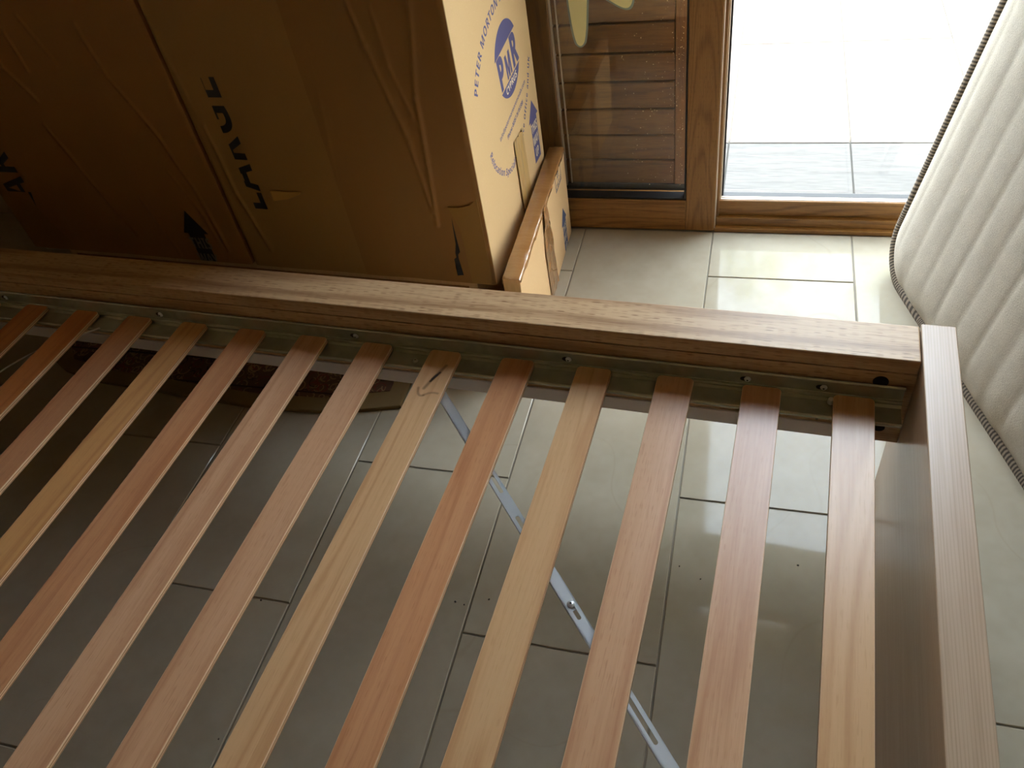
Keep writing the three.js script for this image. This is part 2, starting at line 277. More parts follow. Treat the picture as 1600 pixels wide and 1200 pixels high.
// glazed door on the right: door_1
{
  const d = structure('door_1', [0.29, 0, -WALL_T]);
  const x0 = -0.075, x1 = 0.65, T = -WALL_T;
  const P = (t, h) => [-t, h];
  part('front_sill', sweepX([P(1.634, 0), P(1.634, 0.009), P(1.6345, 0.010), P(1.646, 0.011), P(1.646, 0)], x0, x1), M.sill, d);
  part('lower_step', sweepX([P(1.646, 0), P(1.646, 0.031), P(1.657, 0.031), P(1.657, 0)], x0 + 0.004, x1), M.door, d);
  part('ledge', sweepX([P(1.6455, 0.031), P(1.6455, 0.0325), P(1.657, 0.0335), P(1.657, 0.031)], x0 + 0.006, x1 - 0.04), M.sill, d);
  part('bottom_rail', sweepX([P(1.657, 0), P(1.657, 0.069), P(1.659, 0.071), P(1.663, 0.071), P(1.663, 0)], x0 + 0.008, x1 - 0.04), M.door, d);
  part('metal_bead', sweepX([P(1.663, 0), P(1.663, 0.072), P(1.6665, 0.073), P(1.6675, 0.0715), P(1.6685, 0.0735), P(1.673, 0.074), P(1.673, 0)], x0 + 0.008, x1 - 0.04), M.alu, d);
  part('gasket', mergeGeometries([box(x0 + 0.014, 0.0, -1.690, x1 - 0.04, 0.0745, -1.673, 0.0005), box(x0 + 0.0115, 0.012, -1.690, x0 + 0.0155, 2.1, -1.676, 0.0005)].map((g) => g)), M.gasket, d);
  part('jamb', box(x0, 0.003, -1.70, x0 + 0.0085, 2.14, -1.652, 0.001, 'y', 0.4), M.door, d);
  part('jamb_bead', box(x0 + 0.0085, 0.012, -1.69, x0 + 0.0115, 2.14, -1.662, 0.0008, 'y'), M.alu, d);
  part('jamb_bead', box(x0, 0.003, -1.6515, x0 + 0.002, 2.14, -1.6345, 0.0005, 'y'), M.alu, d);
  part('stile', box(x1 - 0.066, 0.034, -1.678, x1, 2.14, -1.634, 0.002, 'y', 0.1, 0.04), M.door, d);
  part('top_rail', box(x0, 2.06, -1.678, x1 - 0.066, 2.14, -1.634, 0.002, 'x', 0.1, 0.04), M.door, d);
  part('pane', box(x0 + 0.0155, 0.074, -1.684, x1 - 0.066, 2.06, -1.680, 0), M.glass, d);
  part('outer_sill', box(-0.8, -0.004, -1.792, x1, 0.0, -1.69, 0), M.terrace, d);
}

// ---------------------------------------------------------------- the bed
// Bed frame axes: x along the long rail, z towards the viewer (the far rail is at negative z).
const bed = thing('bed_frame', 'light oak bed frame with bare curved wooden slats and no mattress on it', 'bed frame', [0, 0, 0], 'bed');
{
  const RT = 0.370, RB = 0.206, RI = -0.848, RO = -0.919, XL = -1.85, XR = 0.1895, FO = 0.234, NI = 0.52, NO = 0.591;
  const capJoint = RT - 0.0245;
  const far = part('side_rail', box(XL, RB, RO, XR, capJoint - 0.0012, RI - 0.0004, 0.001, 'x', 0.3, 0.02), M.oak, bed);
  part('cap_board', box(XL, capJoint, RO, XR - 0.0006, RT, RI, 0.0022, 'x', 0.1, 0.06), M.oak, far);
  part('lower_strip', box(XL + 0.3, RB - 0.001, RI - 0.001, 0.118, RB + 0.026, RI + 0.0025, 0.0006), M.strip, far, 'pale grey strip along the bottom edge');
  for (const [x, y, r] of [[0.160, 0.236, 0.008], [0.147, 0.327, 0.010], [0.076, 0.239, 0.0022]]) { const g = new THREE.CylinderGeometry(r, r, 0.001, 20); g.rotateX(Math.PI / 2); g.translate(x, y, RI + 0.0004); part('bolt_hole', g, M.darkHole, far); }
  const near = part('side_rail', box(XL, RB, NI, XR, capJoint - 0.0012, NO, 0.001, 'x', 0.7, 0.05), M.oak, bed);
  part('cap_board', box(XL, capJoint, NI, XR - 0.0006, RT, NO, 0.0022, 'x', 0.5, 0.03), M.oak, near);
  part('footboard', box(XR + 0.0006, 0, -0.923, FO, RT + 0.0012, 0.60, 0.0018, 'z', 0.2, 0.03), M.oakFoot, bed);
  part('headboard', box(XL - 0.045, 0, -0.923, XL, 0.75, 0.60, 0.003, 'z', 0.6, 0.03), M.oakFoot, bed);
  // galvanised rail that carries the slats (profile in z, y)
  const zf = RI, loop = (cz, cy, r, a0, a1, n = 6) => Array.from({ length: n + 1 }, (_, i) => { const a = (a0 + (a1 - a0) * i / n) * Math.PI / 180; return [cz + r * Math.cos(a), cy + r * Math.sin(a)]; });
  const prof = [[zf + 0.0005, 0.3205], ...loop(zf + 0.0028, 0.3205, 0.0026, 150, -60), [zf + 0.0016, 0.317], [zf + 0.0016, 0.2965], ...loop(zf + 0.0046, 0.2935, 0.0030, 130, -70), [zf + 0.0095, 0.2872], [zf + 0.037, 0.2872], ...loop(zf + 0.0412, 0.2882, 0.0030, 160, -60), [zf + 0.0425, 0.2845], [zf + 0.0405, 0.2855], [zf + 0.010, 0.2855], [zf + 0.0005, 0.2865]];
  const mr = part('slat_rail', sweepX(prof, XL + 0.02, 0.1795), M.zinc, bed, 'galvanised steel rail under the slat ends');
  const mrN = part('slat_rail', sweepX(prof.map(([z, y]) => [-z + (NI + RI) , y]).reverse(), XL + 0.02, 0.1795), M.zinc, bed, 'galvanised steel rail under the slat ends');
  const screw = (x, y, z, vertical, parent) => {
    const pts = [[0, 0.0028], [0.0012, 0.0029], [0.0028, 0.0024], [0.0042, 0.0014], [0.005, 0.0002], [0.005, 0]].map(([a, b]) => new THREE.Vector2(a, b));
    const h = new THREE.LatheGeometry(pts, 16); const rec = new THREE.CylinderGeometry(0.0016, 0.0012, 0.0006, 6); rec.translate(0, 0.0029, 0);
    for (const g of [h, rec]) { if (vertical) g.rotateX(Math.PI / 2); g.translate(x, y, z); }
    const s = part('screw', h, M.steel, parent); part('socket', rec, M.darkHole, s);
  };
  for (const x of [-1.433, -1.061, -0.66, -0.292, -0.026, 0.077]) {
    screw(x, 0.306, zf + 0.0022, true, mr);
    const g = new THREE.CylinderGeometry(0.0042, 0.0042, 0.0006, 14); g.rotateX(Math.PI / 2); g.scale(1.5, 1, 1); g.translate(x - 0.004, 0.306, zf + 0.0023); part('slot', g, M.darkHole, mr);
  }
  for (const x of [-0.545, -1.26]) screw(x, 0.2875, zf + 0.026, false, mr);
  { const g = new THREE.CylinderGeometry(0.004, 0.005, 0.008, 14); g.translate(0.089, 0.2905, zf + 0.012); part('plug', g, M.whitePlastic, mr, 'small white plastic plug'); }
  // slats
  const kinds = ['slatPale', 'slatPink', 'slatPink', 'slatPale', 'slatRed', 'slatPale', 'slatPink', 'slatPink', 'slatRed', 'slatYellow', 'slatRed', 'slatOrange', 'slatOrange', 'slatYellow', 'slatRed'];
  const r = rng(3);
  const SW = 0.0532, ST = 0.008, Z0 = -0.8425, Z1 = 0.512;
  for (let k = 0; k < 15; k++) {
    const x = 0.0912 - 0.1227 * k;
    const s = new THREE.Shape(), cr = 0.007;
    s.moveTo(cr, 0); s.lineTo(SW - cr, 0); s.absarc(SW - cr, cr, cr, -Math.PI / 2, 0); s.lineTo(SW, Z1 - Z0 - cr); s.absarc(SW - cr, Z1 - Z0 - cr, cr, 0, Math.PI / 2); s.lineTo(cr, Z1 - Z0); s.absarc(cr, Z1 - Z0 - cr, cr, Math.PI / 2, Math.PI); s.lineTo(0, cr); s.absarc(cr, cr, cr, Math.PI, Math.PI * 1.5);
    const g = new THREE.ExtrudeGeometry(s, { depth: ST - 0.0016, bevelEnabled: true, bevelThickness: 0.0008, bevelSize: 0.0008, bevelOffset: -0.0008, bevelSegments: 2, curveSegments: 6 });
    g.rotateX(Math.PI / 2);                       // shape y -> +z, extrude -> -y
    const p = g.attributes.position, uv = new Float32Array(p.count * 2), nn = g.attributes.normal, du = r() * 3, dv = r();
    for (let i = 0; i < p.count; i++) { const side = Math.abs(nn.getY(i)) < 0.3; uv[2 * i] = p.getZ(i) + du; uv[2 * i + 1] = side ? (p.getY(i) + ST) / ST : p.getX(i) + dv; }
    g.setAttribute('uv', new THREE.BufferAttribute(uv, 2));
    g.translate(x, 0.298 - 0.0008, Z0);
    const m = part('slat', g, [M[kinds[k]], M.ply], bed);
    if (k === 5) {                                // the knot of the pale slat: a dark split with a swirl below it
      const c = document.createElement('canvas'); c.width = 128; c.height = 256; const q = c.getContext('2d'); q.clearRect(0, 0, 128, 256);
      q.lineCap = 'round';
      const soft = (x0, y0, x1, y1, x2, y2, rgb, al, w) => { for (let k = 0; k < 5; k++) { q.strokeStyle = 'rgba(' + rgb + ',' + al / 5 + ')'; q.lineWidth = w * (1 + k * 0.9); q.beginPath(); q.moveTo(x0, y0); q.quadraticCurveTo(x1, y1, x2, y2); q.stroke(); } };
      soft(26, 170, 38, 222, 62, 206, '128,82,48', 0.5, 3); soft(62, 206, 84, 182, 116, 188, '128,82,48', 0.45, 3);
      soft(96, 34, 70, 96, 50, 170, '120,76,44', 0.6, 4); soft(84, 76, 72, 100, 62, 128, '52,28, 14', 1.3, 3); soft(76, 92, 72, 100, 66, 114, '38,20,10', 1.5, 3);
      const t = new THREE.CanvasTexture(c); t.colorSpace = THREE.SRGBColorSpace;
      const kg = new THREE.PlaneGeometry(0.05, 0.10); kg.rotateX(-Math.PI / 2); kg.translate(x + SW / 2, 0.29805, -0.772);
      part('knot', kg, std({ map: t, transparent: true, roughness: 0.45, polygonOffset: true, polygonOffsetFactor: -1 }), m, 'dark knot with a split');
    }
  }
  // diagonal tension brace under the slats: two slotted channel straps screwed together
  const dirx = 0.680, dirz = 0.733, W = 0.014;
  const strap = (a, b, y, slots) => {
    const s = new THREE.Shape(); const L = Math.hypot(b[0] - a[0], b[1] - a[1]); s.moveTo(0, -W / 2); s.lineTo(L, -W / 2); s.lineTo(L, W / 2); s.lineTo(0, W / 2); s.closePath();
    for (const [u0, u1] of slots) { const h = new THREE.Path(), q = 0.0026; h.moveTo(u0 + q, -q); h.lineTo(u1 - q, -q); h.absarc(u1 - q, 0, q, -Math.PI / 2, Math.PI / 2, false); h.lineTo(u0 + q, q); h.absarc(u0 + q, 0, q, Math.PI / 2, Math.PI * 1.5, false); s.holes.push(h); }
    const g = new THREE.ExtrudeGeometry(s, { depth: 0.0012, bevelEnabled: false, curveSegments: 6 }); g.rotateX(Math.PI / 2);
    const f1 = new THREE.BoxGeometry(L, 0.006, 0.0012); f1.translate(L / 2, -0.003, W / 2); const f2 = f1.clone(); f2.translate(0, 0, -W);
    const m = mergeGeometries([g, f1.toNonIndexed(), f2.toNonIndexed()]); m.rotateY(-Math.atan2(b[1] - a[1], b[0] - a[0])); m.translate(a[0], y, a[1]); return m;
  };
  // in bed axes z is minus the distance away
  const at = (u) => [-0.50 + dirx * u, -0.7875 + dirz * u];
  const br = part('tension_brace', strap(at(-0.06), at(0.46), 0.2800, [[0.216, 0.250], [0.27, 0.315], [0.36, 0.392], [0.432, 0.448]]), M.steel, bed, 'slotted steel brace crossing below the slats');
  part('lower_strap', strap(at(0.405), at(1.45), 0.2816, [[0.448 - 0.405, 0.475 - 0.405], [0.57 - 0.405, 0.64 - 0.405], [0.72 - 0.405, 0.79 - 0.405]]), M.steel, br);
  const sp = at(0.452); screw(sp[0], 0.2818, sp[1], false, br);
}
// thin white cable at the far left
{
  const c = tube([[-1.60, 0.012, -0.62], [-1.52, 0.14, -0.735], [-1.42, 0.21, -0.738], [-1.30, 0.26, -0.772], [-1.17, 0.299, -0.800]], 0.0016, 30, 6);
  c.rotateY(-A); single('power_cable', c, M.whitePlastic, 'thin white cable hanging below the slats at the far left end of the bed', 'cable');
}

// ---------------------------------------------------------------- the cartons
function canvas(wm, hm, ppm) { const c = document.createElement('canvas'); c.width = Math.round(wm * ppm); c.height = Math.round(hm * ppm); return c; }
function canvasTex(c) { const t = new THREE.CanvasTexture(c); t.colorSpace = THREE.SRGBColorSpace; t.anisotropy = 8; return t; }
function fibres(q, w, h, seed, n, col) { const r = rng(seed); for (let i = 0; i < n; i++) { q.fillStyle = col[Math.floor(r() * col.length)]; const a = r() * w, b = r() * h; q.fillRect(a, b, 1 + r() * 5, 1); } }
// text set along a polyline of face points; P maps face metres to canvas pixels
function textAlong(q, P, pts, text, size, color, weight = 'bold ', inside = false) {
  const curve = new THREE.CatmullRomCurve3(pts.map(([a, b]) => { const [x, y] = P(a, b); return V3(x, y, 0); }));
  q.fillStyle = color; q.font = weight + size + 'px sans-serif'; q.textBaseline = 'alphabetic'; q.textAlign = 'center';
  const ws = [...text].map((ch) => q.measureText(ch).width), tot = ws.reduce((a, b) => a + b, 0), len = curve.getLength(), gap = (len - tot) / Math.max(1, text.length - 1);
  let at = 0;
  [...text].forEach((ch, i) => { const u = clamp01((at + ws[i] / 2) / len), p = curve.getPointAt(u), t = curve.getTangentAt(u); q.save(); q.translate(p.x, p.y); q.rotate(Math.atan2(t.y, t.x)); q.fillText(ch, 0, 0); q.restore(); at += ws[i] + gap; });
}
const BLUE = '#524f7a', NAVY = '#20242c';
// arrow "this way up" pointing up; x0..x1 shaft, y0 bottom, y1 tip (face metres)
function arrow(q, P, ppm, cx, y0, y1, w, fill, ink) {
  const hw = w * 0.95, sh = y1 - (y1 - y0) * 0.3;
  q.fillStyle = fill; q.beginPath(); [[cx, y1], [cx + hw, sh], [cx + w * 0.62, sh], [cx + w * 0.62, y0], [cx - w * 0.62, y0], [cx - w * 0.62, sh], [cx - hw, sh]].forEach(([a, b], i) => { const [x, y] = P(a, b); i ? q.lineTo(x, y) : q.moveTo(x, y); }); q.closePath(); q.fill();
  q.fillStyle = ink; q.textAlign = 'center'; q.textBaseline = 'middle';
  const f = (sh - y0) / 3.3; q.font = 'bold ' + Math.round(f * ppm * 0.95) + 'px sans-serif';
  ['THIS', 'WAY', 'UP'].forEach((s, i) => { const [x, y] = P(cx, sh - f * (0.62 + i)); q.save(); q.translate(x, y); q.scale(0.62, 1); q.fillText(s, 0, 0); q.restore(); });
}
// a sheet of packing film with ridges: face plane z = zf, ridges = [[points], height, width]
function film(x0, x1, y0, y1, zf, nx, ny, ridges, seed) {
  const g = new THREE.PlaneGeometry(x1 - x0, y1 - y0, nx, ny); g.translate((x0 + x1) / 2, (y0 + y1) / 2, zf);
  const n = lattice(seed, 9, 11), n2 = lattice(seed + 1, 30, 14), p = g.attributes.position;
  for (let i = 0; i < p.count; i++) {
    const x = p.getX(i), y = p.getY(i), u = (x - x0) / (x1 - x0), v = (y - y0) / (y1 - y0); let d = (n(u, v) - 0.5) * 0.003 + (n2(u, v) - 0.5) * 0.0008;
    for (const [pts, hgt, wid] of ridges) for (let k = 0; k + 1 < pts.length; k++) {
      const [ax, ay] = pts[k], [bx, by] = pts[k + 1], l2 = (bx - ax) ** 2 + (by - ay) ** 2, t = clamp01(((x - ax) * (bx - ax) + (y - ay) * (by - ay)) / l2), q = Math.hypot(x - ax - t * (bx - ax), y - ay - t * (by - ay)) / wid;
      if (q < 3) d = Math.max(d, hgt * Math.exp(-q * q) + d * 0.5);
    }
    const edge = Math.min(u, 1 - u) * (x1 - x0); p.setZ(i, zf + Math.max(0.0004, 0.002 + d) * clamp01(edge / 0.006));
  }
  g.computeVertexNormals(); return g;
}
const FZ = -1.172, BB = 0.1665, BT = 0.93;
{
  const SL = -1.745, SG = -1.1105, SR = -0.5354, BK = -1.558;
  // what the two tall cartons stand on
  const lo = thing('low_carton', 'low flat kraft carton just visible in the gap below the two tall cartons', 'carton', [-1.14, 0, -1.37], 'bed');
  part('carton_body', box(-1.70, 0.0, -1.52, -0.60, BB - 0.001, -1.215, 0.003), M.kraft, lo);
  part('tape_strip', box(-1.68, 0.07, -1.2155, -0.62, 0.12, -1.2145, 0), M.tape, lo);

  const plain = M.kraft, shadedSide = std({ map: TX.tape, roughness: 0.5 });  // tape brown on the carton sides darkens the gap, standing in for shade
  const shell = (x0, x1, z0, z1, front, right) => {
    const w = x1 - x0, h = BT - BB, d = z1 - z0, g = new RoundedBoxGeometry(w, h, d, 2, 0.0025); g.translate((x0 + x1) / 2, (BB + BT) / 2, (z0 + z1) / 2);
    metreUV(g, 'x');
    const p = g.attributes.position, uv = g.attributes.uv;
    if (right) for (let i = g.groups[0].start; i < g.groups[0].start + g.groups[0].count; i++) { const k = g.index ? g.index.getX(i) : i; uv.setXY(k, (z1 - p.getZ(k)) / d, (p.getY(k) - BB) / h); }
    return [g, [right ?? shadedSide, shadedSide, plain, plain, front ?? plain, plain]];
  };
  // --- right-hand tall carton: printed right face
  const ppm = 2200, W = FZ - BK, H = BT - BB, c = canvas(W, H, ppm), q = c.getContext('2d'), P = (z, y) => [(z - 1.172) * ppm, (BT - y) * ppm];
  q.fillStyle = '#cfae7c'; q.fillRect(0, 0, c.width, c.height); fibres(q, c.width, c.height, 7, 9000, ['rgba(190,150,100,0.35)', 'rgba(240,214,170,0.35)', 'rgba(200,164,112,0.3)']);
  {
    const [cx, cy] = P(1.411, 0.520), R = 0.0705 * ppm, s = (u, v) => [cx + u * R, cy - v * R], tilt = 0.12;
    q.save(); q.translate(cx, cy); q.rotate(-tilt);
    q.save(); q.beginPath(); q.arc(0, 0, R, 0, 7); q.clip();
    q.fillStyle = BLUE; q.fillRect(-R, -R, 2 * R, R * 0.58); q.fillRect(-R, R * 0.55, 2 * R, R);
    q.fillStyle = BLUE; q.textAlign = 'center'; q.textBaseline = 'alphabetic'; q.font = 'bold ' + Math.round(R * 1.22) + 'px sans-serif';
    const put = (ch, x, sx, sy) => { q.save(); q.translate(x * R, R * 0.475); q.scale(sx, sy); q.lineWidth = R * 0.06; q.strokeStyle = BLUE; q.fillText(ch, 0, 0); q.strokeText(ch, 0, 0); q.restore(); };
    put('P', -0.6, 0.72, 0.98); put('M', 0.0, 0.46, 0.72); put('R', 0.58, 0.72, 0.98);
    q.fillStyle = '#e8d6b4'; q.font = 'bold ' + Math.round(R * 0.27) + 'px sans-serif'; q.fillText('CYPRUS', 0, R * 0.80);
    q.restore(); q.restore();
    textAlong(q, P, [[1.240, 0.528], [1.258, 0.553], [1.285, 0.577], [1.325, 0.601], [1.375, 0.618], [1.44, 0.624], [1.50, 0.610], [1.538, 0.590]], 'PETER MORTON REMOVALS', 54, BLUE);
    textAlong(q, P, [[1.312, 0.402], [1.40, 0.4175], [1.494, 0.434]], 'info@petermortonremovals.com', 27, BLUE, 'bold ');
    textAlong(q, P, [[1.352, 0.384], [1.41, 0.395], [1.466, 0.404]], 'Phone: 00357 26 953388', 28, BLUE, 'bold ');
    textAlong(q, P, [[1.412, 0.322], [1.46, 0.362], [1.505, 0.412], [1.54, 0.466]], 'France Office and UK', 36, BLUE, 'bold ');
    textAlong(q, P, [[1.2485, 0.410], [1.258, 0.380], [1.288, 0.345], [1.332, 0.321], [1.368, 0.318], [1.405, 0.332]], 'Relocation Specialists', 42, BLUE, 'bold ');
    arrow(q, P, ppm, 1.515, 0.247, 0.385, 0.034, BLUE, '#d9c6a4');
  }
  const rightFace = std({ map: canvasTex(c), roughness: 0.8 });
  // --- its front: brown film, colour partly darkened for shade, half covered word LARGE
  const front = (x0, x1, seed, base, draw) => { const k = 1500, cc = canvas(x1 - x0, H, k), g = cc.getContext('2d'); g.fillStyle = base; g.fillRect(0, 0, cc.width, cc.height); fibres(g, cc.width, cc.height, seed, 3500, ['rgba(90,50,10,0.10)', 'rgba(220,170,90,0.08)']); draw(g, (x, y) => [(x - x0) * k, (BT - y) * k], k); return canvasTex(cc); };
  const word = (g, P2, k, xb, yb, size, from, over) => { // LARGE reading upwards: base line at x = xb, starts at y = yb; strokes left of x = from are under tape
    const [bx, by] = P2(xb, yb), [cx2] = P2(from, 0); g.save(); if (from > -9) { g.beginPath(); g.rect(cx2, 0, 9999, 9999); g.clip(); }
    g.translate(bx, by); g.rotate(-Math.PI / 2); g.fillStyle = NAVY; g.textAlign = 'left'; g.textBaseline = 'alphabetic'; g.font = 'bold ' + Math.round(size * k) + 'px sans-serif'; g.scale(1.02, 1); let x = 0; for (const ch of 'LARGE') { g.fillText(ch, x, 0); x += g.measureText(ch).width + size * k * 0.0; } g.restore();
  };
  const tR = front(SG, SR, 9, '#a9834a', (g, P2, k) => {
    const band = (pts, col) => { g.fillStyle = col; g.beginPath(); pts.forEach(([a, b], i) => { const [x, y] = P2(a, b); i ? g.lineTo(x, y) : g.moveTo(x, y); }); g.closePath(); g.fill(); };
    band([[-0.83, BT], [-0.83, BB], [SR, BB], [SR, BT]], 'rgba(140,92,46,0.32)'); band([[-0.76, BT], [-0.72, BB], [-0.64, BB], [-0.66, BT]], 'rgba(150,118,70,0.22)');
    word(g, P2, k, -1.0165, 0.310, 0.094, -1.047, true);
    g.fillStyle = NAVY; g.beginPath(); [[-0.601, 0.325], [-0.6005, 0.243], [-0.606, 0.236], [-0.6065, 0.226], [-0.603, 0.186], [-0.6165, 0.184], [-0.6165, 0.224], [-0.611, 0.229], [-0.611, 0.240], [-0.6055, 0.262]].forEach(([a, b], i) => { const [x, y] = P2(a, b); i ? g.lineTo(x, y) : g.moveTo(x, y); }); g.fill();
  });
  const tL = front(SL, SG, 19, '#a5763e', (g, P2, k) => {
    const band = (pts, col) => { g.fillStyle = col; g.beginPath(); pts.forEach(([a, b], i) => { const [x, y] = P2(a, b); i ? g.lineTo(x, y) : g.moveTo(x, y); }); g.closePath(); g.fill(); };
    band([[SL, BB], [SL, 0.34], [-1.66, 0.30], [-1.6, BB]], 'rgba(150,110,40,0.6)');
    g.save(); { const [, yb] = P2(0, 0.326); g.beginPath(); g.rect(0, 0, 99999, yb); g.clip(); } word(g, P2, k, -1.642, 0.250, 0.098, -99, false); g.restore();
    band([[-1.650, 0.327], [-1.641, 0.327], [-1.6535, 0.287]], NAVY);
    arrow(g, P2, k, -1.226, 0.10, 0.303, 0.034, NAVY, '#8a8676');
  });
  const filmMat = (t) => phy({ map: t, roughness: 0.55, clearcoat: 0.15, clearcoatRoughness: 0.4 });
  const cr = thing('moving_carton', 'tall brown taped moving carton with a printed round blue logo on its kraft right side, front colour partly darkened for shade', 'carton', [-0.823, BB, -1.365], 'bed');
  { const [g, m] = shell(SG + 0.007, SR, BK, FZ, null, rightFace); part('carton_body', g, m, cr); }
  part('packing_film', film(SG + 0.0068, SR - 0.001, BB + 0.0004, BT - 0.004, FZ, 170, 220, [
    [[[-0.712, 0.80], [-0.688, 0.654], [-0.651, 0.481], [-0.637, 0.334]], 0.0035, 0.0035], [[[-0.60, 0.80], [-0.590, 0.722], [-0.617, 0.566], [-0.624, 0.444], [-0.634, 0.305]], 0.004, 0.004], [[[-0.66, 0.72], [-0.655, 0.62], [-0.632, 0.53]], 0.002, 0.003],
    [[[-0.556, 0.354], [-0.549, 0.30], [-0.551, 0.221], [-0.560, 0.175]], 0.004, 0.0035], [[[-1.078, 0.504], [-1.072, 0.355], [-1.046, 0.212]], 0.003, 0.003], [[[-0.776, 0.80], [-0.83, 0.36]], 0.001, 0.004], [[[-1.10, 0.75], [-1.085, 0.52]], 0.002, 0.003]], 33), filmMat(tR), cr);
  { // end of the tape at the lower right corner and the little loose flake
    const s = new THREE.Shape(); s.moveTo(-0.603, 0.350); s.quadraticCurveTo(-0.58, 0.346, -0.556, 0.357); s.lineTo(-0.541, 0.371); s.lineTo(-0.541, BB + 0.004); s.lineTo(-0.585, BB + 0.004); s.lineTo(-0.5865, 0.30); s.closePath();
    const g = new THREE.ExtrudeGeometry(s, { depth: 0.0006, bevelEnabled: false }); g.translate(0, 0, FZ + 0.0062); metreUV(g, 'y'); part('tape_end', g, phy({ color: 0xa07a38, roughness: 0.45, clearcoat: 0.4, clearcoatRoughness: 0.3 }), cr);
    const f = new THREE.Shape(); f.moveTo(-0.982, 0.366); f.lineTo(-0.913, 0.366); f.lineTo(-0.918, 0.362); f.lineTo(-0.948, 0.350); f.lineTo(-0.983, 0.344); f.closePath();
    const h = new THREE.ExtrudeGeometry(f, { depth: 0.002, bevelEnabled: true, bevelSize: 0.0006, bevelThickness: 0.001, bevelSegments: 1 }); h.translate(0, 0, FZ + 0.006); metreUV(h, 'x'); part('loose_flake', h, std({ color: 0xc89a52, roughness: 0.7 }), cr);
    // clear tape strip with folds on the right face
    const tg = new THREE.PlaneGeometry(0.058, 0.20, 18, 20); const tp = tg.attributes.position; const n = lattice(44, 9, 3);
    for (let i = 0; i < tp.count; i++) tp.setZ(i, 0.0012 + 0.004 * Math.pow(n((tp.getX(i) + 0.03) / 0.06, (tp.getY(i) + 0.1) / 0.3), 2)); tg.computeVertexNormals(); tg.rotateY(Math.PI / 2); tg.translate(SR, 0.265, -1.405); metreUV(tg, 'y');
    part('tape_strip', tg, phy({ color: 0xbd9a5e, roughness: 0.4, clearcoat: 0.6, clearcoatRoughness: 0.2, side: THREE.DoubleSide }), cr);
  }
  const cl = thing('moving_carton', 'tall darker reddish brown taped carton standing at the far left beside the logo carton', 'carton', [-1.43, BB, -1.365], 'bed');
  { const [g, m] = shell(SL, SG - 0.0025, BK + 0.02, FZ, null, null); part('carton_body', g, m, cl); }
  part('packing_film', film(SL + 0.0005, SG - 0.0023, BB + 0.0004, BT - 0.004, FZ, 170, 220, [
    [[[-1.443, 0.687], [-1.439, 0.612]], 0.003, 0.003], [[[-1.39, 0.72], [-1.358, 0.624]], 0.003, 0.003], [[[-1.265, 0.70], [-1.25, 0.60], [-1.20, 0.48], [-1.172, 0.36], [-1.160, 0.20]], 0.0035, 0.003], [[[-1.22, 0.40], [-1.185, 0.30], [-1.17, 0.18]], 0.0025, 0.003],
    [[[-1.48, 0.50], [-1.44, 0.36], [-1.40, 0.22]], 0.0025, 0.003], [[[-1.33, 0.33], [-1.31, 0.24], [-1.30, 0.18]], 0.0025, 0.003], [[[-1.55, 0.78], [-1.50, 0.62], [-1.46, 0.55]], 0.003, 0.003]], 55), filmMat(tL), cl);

  // --- the small flat carton leaning on the right side of the logo carton
  const dir = Math.atan2(-0.038, 0.478);
  const fb = new THREE.Group(); fb.name = 'flat_carton'; fb.userData = { label: 'small flat kraft carton on edge with glossy brown tape along its top', category: 'carton' };
  const basePos = V3(-0.499, 0, -1.354).applyAxisAngle(V3(0, 1, 0), -A); fb.position.copy(basePos); fb.rotation.y = -A + Math.atan2(-0.038, -0.478) * 0 + Math.atan2(0.038, 0.478); scene.add(fb);
  // local axes: u runs away (-z), x to the right; broad face at x = +0.017
  const FH = 0.231, FL = 0.479, TH = 0.034, k = 2400, cf = canvas(FL, FH, k), g2 = cf.getContext('2d'), PF = (u, y) => [u * k, (FH - y) * k];
  g2.fillStyle = '#cfaa78'; g2.fillRect(0, 0, cf.width, cf.height); fibres(g2, cf.width, cf.height, 17, 6000, ['rgba(190,150,100,0.35)', 'rgba(240,214,170,0.35)']);
  arrow(g2, PF, k, 0.410, -0.01, 0.115, 0.030, '#3f4660', '#b9a68a');
  { // diamond recycling mark: two chasing arrows in a box
    const [x, y] = PF(0.397, 0.206); g2.save(); g2.translate(x, y); g2.strokeStyle = '#4a4d5c'; g2.fillStyle = '#4a4d5c'; g2.lineWidth = 9; g2.strokeRect(-72, -58, 144, 112); g2.font = 'bold 44px sans-serif'; g2.textAlign = 'center'; g2.fillText('RE', 0, -8); g2.fillText('CYCLE', 0, 38); g2.restore();
  }
  const bodyG = new RoundedBoxGeometry(TH, FH, FL, 2, 0.003); bodyG.translate(0, FH / 2, 0); metreUV(bodyG, 'z');
  { const p = bodyG.attributes.position, uv = bodyG.attributes.uv, gr = bodyG.groups[0]; for (let i = gr.start; i < gr.start + gr.count; i++) { const j = bodyG.index ? bodyG.index.getX(i) : i; uv.setXY(j, (FL / 2 - p.getZ(j)) / FL, p.getY(j) / FH); } }
  const body = new THREE.Mesh(bodyG, [std({ map: canvasTex(cf), roughness: 0.8 }), plain, plain, plain, plain, plain]); body.name = 'carton_body'; fb.add(body);
  // tape along the top, folded over both edges
  const tp = []; const n = lattice(66, 3, 40);
  const cross = [[-TH / 2 - 0.0012, FH - 0.012], [-TH / 2 - 0.0012, FH - 0.002], [-TH / 2 + 0.001, FH + 0.0012], [-0.005, FH + 0.0014], [0.000, FH + 0.0030], [0.004, FH + 0.0014], [TH / 2 - 0.001, FH + 0.0012], [TH / 2 + 0.0012, FH - 0.002], [TH / 2 + 0.0014, FH - 0.008]];
  const NZ = 60, pos = [], ind = [];
